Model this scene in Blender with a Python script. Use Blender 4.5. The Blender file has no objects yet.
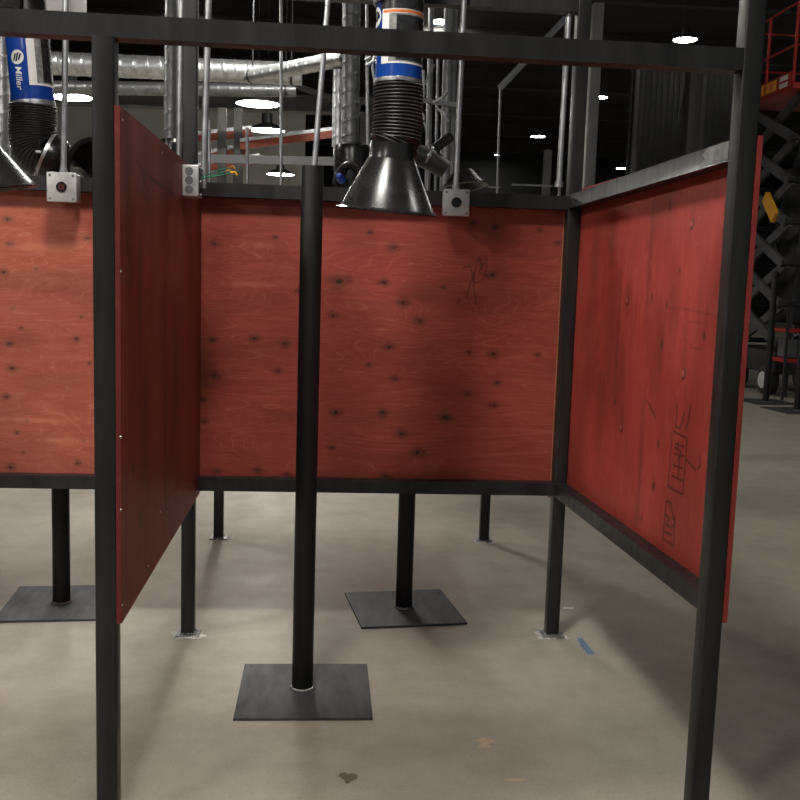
import bpy, bmesh, math, random
import numpy as np
from mathutils import Vector, Matrix, noise as mnoise
random.seed(7)
S = bpy.context.scene
COL = S.collection
PI = math.pi

# ------------------------------------------------------------------ camera
CX, CZ, YAW, PIT, ROL, F = 0.4882, 1.4006, 0.079, 0.1201, 0.0312, 969.73
_fw = Vector((math.sin(YAW)*math.cos(PIT), math.cos(YAW)*math.cos(PIT), -math.sin(PIT)))
_r0 = Vector((math.cos(YAW), -math.sin(YAW), 0)); _u0 = _r0.cross(_fw)
_r = math.cos(ROL)*_r0 + math.sin(ROL)*_u0
_u = -math.sin(ROL)*_r0 + math.cos(ROL)*_u0
_c = Vector((CX, 0, CZ))
def ray(x, y): return _fw + _r*((x-400)/F) + _u*((400-y)/F)
def at(x, y, Y):                 # point of the world seen at (x, y), at distance Y down the hall
    d = ray(x, y); return _c + d*(Y/d.y)
def fl(x, y, z=0.0):             # point on the floor
    d = ray(x, y); return _c + d*((z-CZ)/d.z)
def on_plane(x, y, p, n):
    d = ray(x, y); return _c + d*((p-_c).dot(n)/d.dot(n))
cam = bpy.data.cameras.new('camera'); cam.sensor_width = 36; cam.lens = F/800*36
cam.clip_start = 0.05; cam.clip_end = 200
co = bpy.data.objects.new('camera', cam); COL.objects.link(co)
M = Matrix((( _r.x, _u.x, -_fw.x, _c.x), (_r.y, _u.y, -_fw.y, _c.y), (_r.z, _u.z, -_fw.z, _c.z), (0, 0, 0, 1)))
co.matrix_world = M
S.camera = co

# ------------------------------------------------------------------ materials
def new_mat(name):
    m = bpy.data.materials.new(name); m.use_nodes = True
    nt = m.node_tree; b = nt.nodes['Principled BSDF']; return m, nt, b
def N(nt, t, **kw):
    n = nt.nodes.new(t)
    for k, v in kw.items(): setattr(n, k, v)
    return n
def ramp(nt, src, stops):
    r = N(nt, 'ShaderNodeValToRGB'); e = r.color_ramp.elements
    while len(e) < len(stops): e.new(0.5)
    for q, (p, c) in zip(e, stops): q.position = p; q.color = (c if len(c) == 4 else tuple(c)+(1,))
    nt.links.new(src, r.inputs[0]); return r.outputs[0]
def mix(nt, fac, a, b, mode='MIX'):
    m = N(nt, 'ShaderNodeMix', data_type='RGBA', blend_type=mode)
    for i, v in ((0, fac), (6, a), (7, b)):
        if isinstance(v, (int, float)): m.inputs[i].default_value = v
        elif isinstance(v, tuple): m.inputs[i].default_value = v if len(v) == 4 else v+(1,)
        else: nt.links.new(v, m.inputs[i])
    return m.outputs[2]
def coords(nt, scale=(1, 1, 1), kind='Object'):
    t = N(nt, 'ShaderNodeTexCoord'); mp = N(nt, 'ShaderNodeMapping')
    nt.links.new(t.outputs[kind], mp.inputs[0]); mp.inputs['Scale'].default_value = scale
    return mp.outputs[0]
def noise(nt, vec, scale, detail=4, rough=.55, dist=0):
    n = N(nt, 'ShaderNodeTexNoise'); n.inputs['Scale'].default_value = scale
    n.inputs['Detail'].default_value = detail; n.inputs['Roughness'].default_value = rough
    n.inputs['Distortion'].default_value = dist
    nt.links.new(vec, n.inputs['Vector']); return n.outputs[0]
def math_n(nt, op, a, b=0.0):
    m = N(nt, 'ShaderNodeMath', operation=op)
    for i, v in ((0, a), (1, b)):
        if isinstance(v, (int, float)): m.inputs[i].default_value = v
        else: nt.links.new(v, m.inputs[i])
    return m.outputs[0]
def mottled(name, c1, c2, rough=.5, metal=0.0, scale=8, stretch=(1, 1, 1), bump=0.0, r2=None, spec=.5, coat=0):
    m, nt, b = new_mat(name)
    v = coords(nt, stretch); n = noise(nt, v, scale, 5)
    col = ramp(nt, n, [(.32, c1), (.68, c2)])
    nt.links.new(col, b.inputs['Base Color'])
    b.inputs['Metallic'].default_value = metal; b.inputs['Specular IOR Level'].default_value = spec
    b.inputs['Coat Weight'].default_value = coat; b.inputs['Coat Roughness'].default_value = .12
    rr = ramp(nt, noise(nt, v, scale*2.3, 3), [(.3, (rough,)*3), (.7, ((r2 or rough),)*3)])
    nt.links.new(rr, b.inputs['Roughness'])
    if bump:
        bp = N(nt, 'ShaderNodeBump'); bp.inputs['Strength'].default_value = bump; bp.inputs['Distance'].default_value = .002
        nt.links.new(noise(nt, v, scale*6, 3), bp.inputs['Height']); nt.links.new(bp.outputs[0], b.inputs['Normal'])
    return m
MAT = {}
MAT['steel'] = mottled('black_steel', (.022, .022, .022), (.046, .046, .045), .33, .5, 5, (3, 3, .5), .05, .5, .4)
MAT['pole_steel'] = mottled('pole_steel', (.007, .007, .007), (.013, .013, .013), .40, .2, 5, (3, 3, .5), .05, .5, .35)
MAT['plate'] = mottled('plate_steel', (.040, .041, .044), (.070, .072, .076), .5, .2, 6, (3, .7, 1), .05, .65, .35)
MAT['dull_red'] = mottled('dull_red', (.10, .012, .012), (.14, .02, .02), .5, 0, 20)
MAT['bare'] = mottled('ground_steel', (.18, .18, .18), (.42, .42, .42), .3, .8, 30, (1, 1, 1), .2, .5)
MAT['galv'] = mottled('galvanized', (.38, .39, .40), (.60, .61, .62), .28, .85, 14, (1, 1, 1), 0, .42)
MAT['galvd'] = mottled('galvanized_dull', (.16, .165, .17), (.26, .265, .27), .35, .7, 6, (1, 1, 1), 0, .5)
MAT['zinc'] = mottled('zinc_box', (.42, .42, .41), (.58, .58, .57), .4, .55, 30, (1, 1, 1), .05, .5)
MAT['plastic'] = mottled('black_plastic', (.008, .008, .008), (.014, .014, .014), .22, 0, 9, (1, 1, 1), 0, .3)
MAT['rubber'] = mottled('black_hose', (.010, .010, .010), (.017, .017, .017), .38, 0, 12, (1, 1, 1), 0, .5)
MAT['blue'] = mottled('blue_label', (.006, .042, .25), (.008, .050, .30), .2, 0, 5)
MAT['white'] = mottled('white_print', (.68, .68, .67), (.76, .76, .75), .4, 0, 8)
MAT['grey_print'] = mottled('grey_print', (.10, .10, .10), (.30, .30, .29), .4, 0, 60)
MAT['dark_print'] = mottled('dark_print', (.012, .012, .013), (.030, .030, .031), .25, 0, 40)
MAT['orange_print'] = mottled('orange_print', (.55, .12, .02), (.65, .17, .03), .35, 0, 30)
MAT['grout'] = mottled('white_grout', (.38, .37, .35), (.62, .60, .57), .8, 0, 60, (1, 1, 1), .6)
MAT['raw_ply'] = mottled('raw_plywood', (.40, .17, .07), (.52, .25, .11), .7, 0, 40, (1, 1, .1))
MAT['rack'] = mottled('rack_orange', (.33, .065, .03), (.42, .085, .04), .5, 0, 6)
MAT['beam'] = mottled('grey_beam', (.10, .10, .095), (.16, .16, .15), .55, 0.1, 3)
MAT['column'] = mottled('grey_column', (.055, .055, .056), (.075, .075, .076), .5, 0, 3)
MAT['darkmetal'] = mottled('dark_machine', (.015, .015, .016), (.05, .05, .052), .4, .3, 4)
MAT['armgrey'] = mottled('grey_machine', (.07, .072, .075), (.13, .133, .137), .4, .3, 5)
MAT['red'] = mottled('red_paint', (.30, .014, .009), (.36, .02, .012), .35, 0, 4)
MAT['yellow'] = mottled('yellow_paint', (.75, .36, .02), (.85, .42, .03), .4, 0, 12)
MAT['green_wire'] = mottled('green_wire', (.005, .14, .075), (.008, .18, .10), .35, 0, 10)
MAT['bluemark'] = mottled('blue_mark', (.06, .12, .22), (.12, .19, .29), .5, 0, 60)
MAT['stain'] = mottled('brown_stain', (.10, .075, .050), (.13, .10, .07), .3, 0, 60)
MAT['pale_mark'] = mottled('pale_scuff', (.38, .29, .19), (.46, .36, .25), .5, 0, 70)
MAT['ceil'] = mottled('dark_ceiling', (.045, .044, .042), (.065, .064, .060), .8, 0, .6, (1, 6, 1))
MAT['cbeam'] = mottled('dark_beam', (.08, .078, .073), (.11, .108, .10), .7, 0, 1)
MAT['wall'] = mottled('dark_wall', (.030, .030, .030), (.045, .045, .044), .7, 0, .4)
MAT['wall_grey'] = mottled('grey_wall', (.62, .60, .58), (.72, .70, .68), .7, 0, .5)
MAT['curtain'] = mottled('black_curtain', (.30, .30, .305), (.38, .38, .385), .3, .85, 3)
MAT['tyre'] = mottled('tyre', (.02, .02, .02), (.03, .03, .03), .7, 0, 20)
MAT['hub'] = mottled('wheel_hub', (.45, .45, .44), (.6, .6, .59), .5, 0, 20)
def emit(name, col, s):
    m, nt, b = new_mat(name)
    b.inputs['Base Color'].default_value = (.8, .8, .8, 1)
    b.inputs['Emission Color'].default_value = col+(1,); b.inputs['Emission Strength'].default_value = s
    return m
LAMP = 120
MAT['lamp'] = emit('lamp_diffuser', (1, .955, .875), LAMP)
MAT['lamp_far'] = emit('lamp_diffuser_hall', (1, .97, .90), 110)

def floor_mat():
    m, nt, b = new_mat('polished_concrete')
    v = coords(nt)
    big = noise(nt, v, 1.1, 5, .6, .4); mid = noise(nt, v, 7, 5, .6); fine = noise(nt, v, 160, 2, .6)
    c = ramp(nt, big, [(.3, (.262, .240, .202)), (.7, (.362, .336, .290))])
    c = mix(nt, .55, c, ramp(nt, mid, [(.3, (.25, .23, .195)), (.7, (.375, .35, .305))]))
    c = mix(nt, ramp(nt, fine, [(.55, (0, 0, 0)), (.70, (.5, .5, .5))]), c, (.15, .135, .11))
    # small pits and specks
    vo = N(nt, 'ShaderNodeTexVoronoi'); vo.inputs['Scale'].default_value = 14; nt.links.new(v, vo.inputs['Vector'])
    sp = ramp(nt, vo.outputs['Distance'], [(.035, (1, 1, 1)), (.06, (0, 0, 0))])
    gate = ramp(nt, noise(nt, v, 9, 1), [(.5, (0, 0, 0)), (.7, (.5, .5, .5))])
    c = mix(nt, mix(nt, 1.0, sp, gate, 'MULTIPLY'), c, (.07, .055, .04))
    # tan scuffs, stretched across the hall
    v2 = coords(nt, (2.2, 9, 1)); sc = noise(nt, v2, 2.2, 4, .65)
    c = mix(nt, ramp(nt, sc, [(.50, (0, 0, 0)), (.90, (.35, .35, .35))]), c, (.40, .33, .25))
    nt.links.new(c, b.inputs['Base Color'])
    r = ramp(nt, noise(nt, v, 3, 4), [(.3, (.42,)*3), (.75, (.55,)*3)])
    nt.links.new(r, b.inputs['Roughness'])
    b.inputs['Specular IOR Level'].default_value = .16
    b.inputs['Coat Weight'].default_value = .003; b.inputs['Coat Roughness'].default_value = .05
    bp = N(nt, 'ShaderNodeBump'); bp.inputs['Strength'].default_value = .06; bp.inputs['Distance'].default_value = .004
    nt.links.new(noise(nt, v, 22, 3), bp.inputs['Height']); nt.links.new(bp.outputs[0], b.inputs['Normal'])
    return m
MAT['floor'] = floor_mat()

def ply_mat(name, dark, light, pale, grain_axis='X', seed=0.0):
    """Red-stained plywood: long figure, veneer rings, knots, smudges and pencil from the mesh's 'marks' attribute."""
    m, nt, b = new_mat(name)
    g = (.9, 1, 6) if grain_axis == 'X' else (6, 1, .9)
    v = coords(nt, g); t = N(nt, 'ShaderNodeVectorMath', operation='ADD'); t.inputs[1].default_value = (seed, seed*.7, seed*1.3)
    nt.links.new(v, t.inputs[0]); v = t.outputs[0]
    iso = coords(nt, (1, 1, 1))
    n1 = noise(nt, v, .9, 2, .45, 1.2); n2 = noise(nt, v, 6, 6, .65, .2); n3 = noise(nt, iso, 3.0, 4)
    fig = math_n(nt, 'FRACT', math_n(nt, 'MULTIPLY', n1, 26.0))
    fig = math_n(nt, 'ABSOLUTE', math_n(nt, 'SUBTRACT', fig, .5))
    c = ramp(nt, n2, [(.28, dark), (.72, light)])
    c = mix(nt, ramp(nt, fig, [(.0, (.38,)*3), (.08, (0, 0, 0))]), c, pale)
    c = mix(nt, ramp(nt, fig, [(.40, (0, 0, 0)), (.5, (.5,)*3)]), c, dark)
    c = mix(nt, ramp(nt, noise(nt, v, 17, 4, .7), [(.56, (0, 0, 0)), (.76, (.5,)*3)]), c, pale)
    c = mix(nt, ramp(nt, n3, [(.35, (.35,)*3), (.65, (0, 0, 0))]), c, tuple(x*.55 for x in dark))
    at_ = N(nt, 'ShaderNodeAttribute', attribute_name='marks')
    sep = N(nt, 'ShaderNodeSeparateColor'); nt.links.new(at_.outputs['Color'], sep.inputs[0])
    c = mix(nt, sep.outputs[1], c, (dark[0]*.30, dark[1]*.55, dark[2]*.45))
    c = mix(nt, sep.outputs[0], c, (.016, .009, .005))
    c = mix(nt, at_.outputs['Alpha'], c, tuple(min(1, x*1.35) for x in pale))
    c = mix(nt, sep.outputs[2], c, (.022, .010, .010))
    nt.links.new(c, b.inputs['Base Color'])
    b.inputs['Roughness'].default_value = .52; b.inputs['Specular IOR Level'].default_value = .35
    bp = N(nt, 'ShaderNodeBump'); bp.inputs['Strength'].default_value = .12; bp.inputs['Distance'].default_value = .002
    nt.links.new(noise(nt, v, 14, 4), bp.inputs['Height']); nt.links.new(bp.outputs[0], b.inputs['Normal'])
    return m
MAT['ply_back'] = ply_mat('ply_back', (.265, .043, .032), (.385, .078, .056), (.50, .17, .11), 'X', 0)
MAT['ply_left'] = ply_mat('ply_left', (.340, .074, .047), (.455, .125, .080), (.56, .24, .15), 'X', 4.1)
MAT['ply_right'] = ply_mat('ply_right', (.300, .037, .029), (.405, .060, .047), (.46, .115, .082), 'Z', 8.3)
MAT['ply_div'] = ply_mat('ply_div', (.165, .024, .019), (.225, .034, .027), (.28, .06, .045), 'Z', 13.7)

# ------------------------------------------------------------------ object helpers
def link(name, bm, mat, parent=None, smooth=False, auto=True):
    me = bpy.data.meshes.new(name); bmesh.ops.recalc_face_normals(bm, faces=bm.faces[:]); 
    if smooth:
        for f in bm.faces: f.smooth = True
        if auto:
            for e in bm.edges:
                if len(e.link_faces) == 2 and e.calc_face_angle(0) > .62: e.smooth = False
    bm.to_mesh(me); bm.free()
    mats = mat if isinstance(mat, (list, tuple)) else [mat]
    for x in mats: me.materials.append(MAT[x] if isinstance(x, str) else x)
    o = bpy.data.objects.new(name, me); COL.objects.link(o)
    if parent is not None:
        o.parent = parent; o.matrix_parent_inverse = Matrix.Translation(parent_world(parent)).inverted()
    return o
_pw = {}
def parent_world(p):
    return _pw.get(p.name, Vector((0, 0, 0)))
def thing(name, label, cat, loc, group=None):
    o = bpy.data.objects.new(name, None); COL.objects.link(o); o.location = loc; o.empty_display_size = .1
    _pw[o.name] = Vector(loc)
    tag(o, label, cat, group); return o
def tag(o, label, cat, group=None):
    o['label'] = label; o['category'] = cat
    if group: o['group'] = group
    return o
def struct(o): o['kind'] = 'structure'; return o
def part(name, bm, mat, parent, label=None, smooth=False):
    o = link(name, bm, mat, parent, smooth)
    if label: o['label'] = label
    return o
# parts are modelled in world coordinates; parent inverse cancels the thing's location (parts of parts sit under identity meshes)
def BM(): return bmesh.new()
def abox(bm, a, b, bev=0.0, rot=None):
    """box from corner a to corner b"""
    a, b = Vector(a), Vector(b); c = (a+b)/2; d = b-a
    r = bmesh.ops.create_cube(bm, size=1.0); vs = r['verts']
    for v in vs: v.co = Vector((v.co.x*d.x, v.co.y*d.y, v.co.z*d.z))
    if rot is not None:
        for v in vs: v.co = rot @ v.co
    for v in vs: v.co += c
    if bev:
        es = list({e for v in vs for e in v.link_edges})
        bmesh.ops.bevel(bm, geom=es, offset=bev, segments=3, affect='EDGES', profile=.5)
def bar(bm, p, q, w, h, bev=.004, up=(0, 0, 1), off=0.0):
    """square-section bar from p to q, w wide, h high"""
    p, q = Vector(p), Vector(q); d = (q-p); L = d.length; d.normalize()
    up = Vector(up)
    if abs(d.dot(up)) > .99: up = Vector((0, 1, 0))
    s = d.cross(up).normalized(); t = s.cross(d).normalized()
    r = bmesh.ops.create_cube(bm, size=1.0); vs = r['verts']
    for v in vs: v.co = (p+q)/2 + d*(v.co.x*L) + s*(v.co.y*w) + t*(v.co.z*h)
    if bev:
        es = [e for e in {e for v in vs for e in v.link_edges} if abs((e.verts[0].co-e.verts[1].co).normalized().dot(d)) > .9]
        bmesh.ops.bevel(bm, geom=es, offset=bev, segments=3, affect='EDGES', profile=.5)
def sweep(bm, pts, radii, seg=24, caps=True):
    pts = [Vector(p) for p in pts]
    if isinstance(radii, (int, float)): radii = [radii]*len(pts)
    prev = None; rings = []
    for i, p in enumerate(pts):
        d = (pts[min(i+1, len(pts)-1)] - pts[max(i-1, 0)]).normalized()
        if prev is None:
            a = Vector((0, 0, 1)) if abs(d.z) < .9 else Vector((1, 0, 0))
            s = (a - d*a.dot(d)).normalized()
        else: s = (prev - d*prev.dot(d)).normalized()
        prev = s; t = d.cross(s)
        rings.append([bm.verts.new(p + (s*math.cos(2*PI*k/seg) + t*math.sin(2*PI*k/seg))*radii[i]) for k in range(seg)])
    for A, B in zip(rings, rings[1:]):
        for k in range(seg): bm.faces.new((A[k], A[(k+1) % seg], B[(k+1) % seg], B[k]))
    if caps:
        bm.faces.new(rings[0][::-1]); bm.faces.new(rings[-1])
def frame_of(axis):
    d = Vector(axis).normalized(); a = Vector((0, 0, 1)) if abs(d.z) < .9 else Vector((1, 0, 0))
    s = (a - d*a.dot(d)).normalized(); return d, s, d.cross(s)
def lathe(bm, prof, origin, axis=(0, 0, 1), seg=40, closed=True):
    """prof: (radius, height) list; revolved round axis; closed joins last to first"""
    d, s, t = frame_of(axis); o = Vector(origin); rings = []
    for r, h in prof:
        rings.append([bm.verts.new(o + d*h + (s*math.cos(2*PI*k/seg) + t*math.sin(2*PI*k/seg))*max(r, 1e-4)) for k in range(seg)])
    pairs = list(zip(rings, rings[1:])) + ([(rings[-1], rings[0])] if closed else [])
    for A, B in pairs:
        for k in range(seg): bm.faces.new((A[k], A[(k+1) % seg], B[(k+1) % seg], B[k]))
def spiral(bm, p, q, R, pitch=.11, seg=28, ridge=.0022):
    """spiral-seam duct from p to q"""
    p, q = Vector(p), Vector(q); d, s, t = frame_of(q-p); L = (q-p).length; n = max(8, int(L/pitch*14)); rings = []
    for i in range(n+1):
        x = L*i/n; ring = []
        for k in range(seg):
            a = 2*PI*k/seg; ph = math.cos(2*PI*(x/pitch) - a)
            r = R + ridge*max(0, ph)**14
            ring.append(bm.verts.new(p + d*x + (s*math.cos(a)+t*math.sin(a))*r))
        rings.append(ring)
    for A, B in zip(rings, rings[1:]):
        for k in range(seg): bm.faces.new((A[k], A[(k+1) % seg], B[(k+1) % seg], B[k]))
    bm.faces.new(rings[0][::-1]); bm.faces.new(rings[-1])
def bez(pts, n=24):
    pts = [Vector(p) for p in pts]; out = []
    for i in range(n+1):
        t = i/n; q = pts[:]
        while len(q) > 1: q = [a.lerp(b, t) for a, b in zip(q, q[1:])]
        out.append(q[0])
    return out
def blob(bm, c, rx, ry, h, n=26, jag=.35, seed=0):
    """irregular low patch on a surface"""
    rnd = random.Random(seed); c = Vector(c); top = []; bot = []
    for k in range(n):
        a = 2*PI*k/n; f = 1 + rnd.uniform(-jag, jag)
        bot.append(bm.verts.new(c + Vector((math.cos(a)*rx*f, math.sin(a)*ry*f, 0))))
        top.append(bm.verts.new(c + Vector((math.cos(a)*rx*f*.8, math.sin(a)*ry*f*.8, h*(.6+.4*rnd.random())))))
    bm.faces.new(top); bm.faces.new(bot[::-1])
    for k in range(n): bm.faces.new((bot[k], bot[(k+1) % n], top[(k+1) % n], top[k]))

T = .0508
YF, YB = 2.3069, 3.7102       # front faces of the front and rear posts
W, YFR, WB = 1.5195, 2.3288, 1.4545
ZB = .5614; PH = 1.2192; PT = .0127
ZL, ZU = .633, 1.749

# ------------------------------------------------------------------ setting
bm = BM(); abox(bm, (-24, -8, -.2), (30, 56, 0)); struct(link('floor', bm, 'floor'))
bm = BM(); abox(bm, (-24, -8, 9.2), (30, 56, 9.4)); struct(link('ceiling', bm, 'ceil'))
bm = BM(); abox(bm, (-24, 56, 0), (30, 56.2, 9.3)); struct(link('wall_back', bm, 'wall'))
bm = BM(); abox(bm, (-24.2, -8, 0), (-24, 56, 9.3)); struct(link('wall_left', bm, 'wall'))
bm = BM(); abox(bm, (30, -8, 0), (30.2, 56, 9.3)); struct(link('wall_right', bm, 'wall'))
for i in range(9):
    y = 8 + i*5.6
    bm = BM(); abox(bm, (-24, y, 8.55), (30, y+.26, 8.6)); abox(bm, (-24, y+.1, 8.6), (30, y+.16, 9.2)); abox(bm, (-24, y, 9.15), (30, y+.26, 9.2))
    struct(link('trim_%d' % (i+1), bm, 'cbeam'))

# ------------------------------------------------------------------ plywood panels
def fbm(x, y, sc, seed):
    out = np.zeros_like(x)
    rs = np.random.RandomState(seed)
    for k in range(26):
        a = rs.uniform(0, 2*PI); f = sc*rs.uniform(.4, 2.2); out += np.sin((x*np.cos(a)+y*np.sin(a))*f*2*PI + rs.uniform(0, 6.3))
    return out/26**.5
def panel(name, mat, parent, origin, uax, width, height, nax, knots, stains, strokes, label, step=.0042, pales=()):
    """slab of plywood; face towards nax carries the marks. knots: (u, v, r); strokes: lists of (u, v)"""
    origin, uax, nax = Vector(origin), Vector(uax).normalized(), Vector(nax).normalized()
    nu, nv = int(width/step), int(height/step)
    u = np.linspace(0, width, nu+1); v = np.linspace(0, height, nv+1); U, V = np.meshgrid(u, v)
    K = np.zeros_like(U); G = np.zeros_like(U); I = np.zeros_like(U); A = np.zeros_like(U)
    wob = fbm(U, V, 14, 3); wob2 = fbm(U, V, 45, 5)
    horiz = 'Z' not in name
    for j, (ku, kv, r) in enumerate(knots):
        du, dv = U-ku, V-kv
        if horiz: dv = dv*1.25
        else: du = du*1.25
        d = np.sqrt(du*du+dv*dv)/(r*1.2)*(1+.16*wob)
        core = np.exp(-(d/.72)**4)*(.84+.14*wob2)
        ring = .35*np.exp(-((d-1.15)/.2)**2)
        halo = .28*np.exp(-((d-1.3)/.6)**2) + .4*np.exp(-(dv/(r*.8))**2-(du/(r*3.2))**2)*(.6+.4*wob2) if horiz else .3*np.exp(-((d-1.3)/.6)**2) + .3*np.exp(-(du/(r*.8))**2-(dv/(r*3.5))**2)
        K = np.maximum(K, np.clip(core+ring*.7, 0, .95)); G = np.maximum(G, halo)
    for (su, sv, ru, rv, a) in stains:
        d = np.sqrt(((U-su)/ru)**2+((V-sv)/rv)**2)*(1+.22*wob)
        G = np.maximum(G, a*np.exp(-d**2.4))
    for (su, sv, ru, rv, a) in pales:
        d = np.sqrt(((U-su)/ru)**2+((V-sv)/rv)**2)*(1+.22*wob)
        A = np.maximum(A, a*np.exp(-d**2.4))
    for st in strokes:
        wd, a, pts = st
        for (x0, y0), (x1, y1) in zip(pts, pts[1:]):
            L2 = (x1-x0)**2+(y1-y0)**2+1e-12
            t = np.clip(((U-x0)*(x1-x0)+(V-y0)*(y1-y0))/L2, 0, 1)
            d = np.hypot(U-(x0+t*(x1-x0)), V-(y0+t*(y1-y0)))
            I = np.maximum(I, a*np.exp(-(d/wd)**2))
    G = np.clip(G + .22*np.clip(fbm(U*(1 if horiz else 3), V*(3 if horiz else 1), 1.2, 11)-.35, 0, 1), 0, .85)
    n = (nu+1)*(nv+1)
    P = (np.array(origin)[None, :] + U.reshape(-1, 1)*np.array(uax)[None, :] + V.reshape(-1, 1)*np.array((0, 0, 1.0))[None, :])
    back = []
    for e in (0.0004, PT):
        for (a, b) in ((0, 0), (width, 0), (width, height), (0, height)):
            back.append(np.array(origin + uax*a + Vector((0, 0, b)) - nax*e))
    verts = np.vstack([P, np.array(back)])
    idx = np.arange(n).reshape(nv+1, nu+1)
    q = np.stack([idx[:-1, :-1], idx[:-1, 1:], idx[1:, 1:], idx[1:, :-1]], -1).reshape(-1, 4)
    flip = uax.cross(Vector((0, 0, 1))).dot(nax) < 0
    if flip: q = q[:, ::-1]
    faces = q.tolist()
    b = n
    sides = [(b, b+1, b+5, b+4), (b+1, b+2, b+6, b+5), (b+2, b+3, b+7, b+6), (b+3, b, b+4, b+7), (b+4, b+5, b+6, b+7)]
    if flip: sides = [s[::-1] for s in sides]
    faces += sides
    # keep object coordinates panel-local so the grain follows each sheet
    loc = Vector(origin); ux = Matrix(((uax.x, -nax.x, 0), (uax.y, -nax.y, 0), (0, 0, 1)))
    inv = np.array(ux.inverted())
    lv = (verts - np.array(loc)) @ inv.T
    me = bpy.data.meshes.new('plywood_panel'); me.from_pydata(lv.tolist(), [], faces); me.update()
    ca = me.color_attributes.new('marks', 'FLOAT_COLOR', 'POINT')
    arr = np.zeros((len(verts), 4), np.float32)
    arr[:n, 0] = K.ravel(); arr[:n, 1] = G.ravel(); arr[:n, 2] = np.clip(I, 0, 1).ravel(); arr[:n, 3] = np.clip(A, 0, 1).ravel()
    ca.data.foreach_set('color', arr.ravel())
    me.materials.append(MAT[mat])
    o = bpy.data.objects.new('plywood_panel', me); COL.objects.link(o)
    mw = ux.to_4x4(); mw.translation = loc - parent_world(parent)
    o.parent = parent; o.matrix_basis = mw
    o['label'] = label
    return o

booth = thing('welding_booth', 'black steel welding booth frame with red plywood walls standing in the foreground', 'welding booth', (W/2, (YF+YB)/2, 0))
# posts
TOPF = at(400, 27.5, YF).z          # top of the front cross rail
def post(parent, x0, y0, z1, rot=0, foot=True, seed=0):
    bm = BM(); abox(bm, (x0, y0, .008), (x0+T, y0+T, z1))
    es = [e for e in bm.edges if abs(e.verts[0].co.z-e.verts[1].co.z) > .1]
    bmesh.ops.bevel(bm, geom=es, offset=.005, segments=3, affect='EDGES', profile=.5)
    if rot:
        bmesh.ops.rotate(bm, verts=bm.verts[:], cent=(x0+T/2, y0+T/2, 0), matrix=Matrix.Rotation(rot, 3, 'Z'))
    p = part('post', bm, 'steel', parent, None, True)
    bm = BM(); abox(bm, (x0-.018, y0-.014, 0), (x0+T+.022, y0+T+.018, .008), .002); sub('foot_plate', bm, 'bare', p, parent)
    bm = BM(); blob(bm, (x0+T/2, y0+T/2, .0), .062, .05, .006, 30, .35, seed); sub('grout_patch', bm, 'grout', p, parent)
    bm = BM()
    rnd = random.Random(seed+3)
    for k in range(22):
        a = 2*PI*k/22; cx = x0+T/2+max(-.5, min(.5, .75*math.cos(a)))*T*1.06; cy = y0+T/2+max(-.5, min(.5, .75*math.sin(a)))*T*1.06
        r = bmesh.ops.create_icosphere(bm, subdivisions=1, radius=.0045*rnd.uniform(.7, 1.4), matrix=Matrix.Translation((cx, cy, .010)))
    sub('weld_bead', bm, 'bare', p, parent, True)
    return p
def sub(name, bm, mat, p, root, smooth=False, label=None):
    """a part of a part (its parent mesh carries the root's offset already)"""
    o = link(name, bm, mat, None, smooth); o.parent = p
    # parent's own local frame equals world (parent inverse removes the root's location)
    if label: o['label'] = label
    return o
post(booth, -T, YF, TOPF-T, 0, True, 1)
post(booth, W-T, YFR, 2.75, .03, True, 2)
post(booth, -T, YB, 2.75, 0, True, 3)
post(booth, WB-T, YB, 2.62, .03, True, 4)
post(booth, -W-T, YF, TOPF-T, 0, True, 5)
post(booth, -W-T, YB, 2.75, 0, True, 6)
def rail(p, q, label=None, w=T, h=T, mat='steel', parent=None):
    bm = BM(); bar(bm, p, q, w, h, .005); return part('rail', bm, mat, parent or booth, label, True)
h2 = T/2
# front cross rail; it sits on the left posts and butts against the tall right post
rail((-W-T, YF+h2, TOPF-h2), (W-T, YFR+h2, TOPF-h2+.0), 'long rail across the open front')
rail((-W, YB+h2, ZU-h2), (-T, YB+h2, ZU-h2)); rail((0, YB+h2, ZU-h2), (WB-T, YB+h2, ZU-h2))
rail((-W, YB+h2, ZL-h2), (-T, YB+h2, ZL-h2)); rail((0, YB+h2, ZL-h2), (WB-T, YB+h2, ZL-h2))
ZT2 = at(500, 7.5, YB).z + T
rail((0, YB+h2, ZT2-h2), (WB-T, YB+h2, ZT2-h2), 'high rail between the rear posts')
# side rails of the right wall
A0 = Vector((W-h2, YFR+T, 0)); A1 = Vector((WB-h2, YB, 0))
zr = at(729, 146, YFR+T).z
zr2 = at(583, 191, YB-.1).z
ZRF = on_plane(731, 143, A0+(A1-A0).normalized().cross(Vector((0,0,1)))*0, Vector((-(A1-A0).y, (A1-A0).x, 0))).z
ZRB = on_plane(574, 195.5, A1, Vector((-(A1-A0).y, (A1-A0).x, 0))).z
print('ZR', ZRF, ZRB)
rail(A0+Vector((0, 0, ZRF-h2)), A1+Vector((0, 0, ZRB-h2)), 'upper side rail with bare ground weld at its front end')
rail(A0+Vector((0, 0, ZL-h2)), A1+Vector((0, 0, ZL-h2)))
rail((-h2, YF+T, ZU-h2), (-h2, YB, ZU-h2)); rail((-h2, YF+T, ZL-h2), (-h2, YB, ZL-h2))
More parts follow.
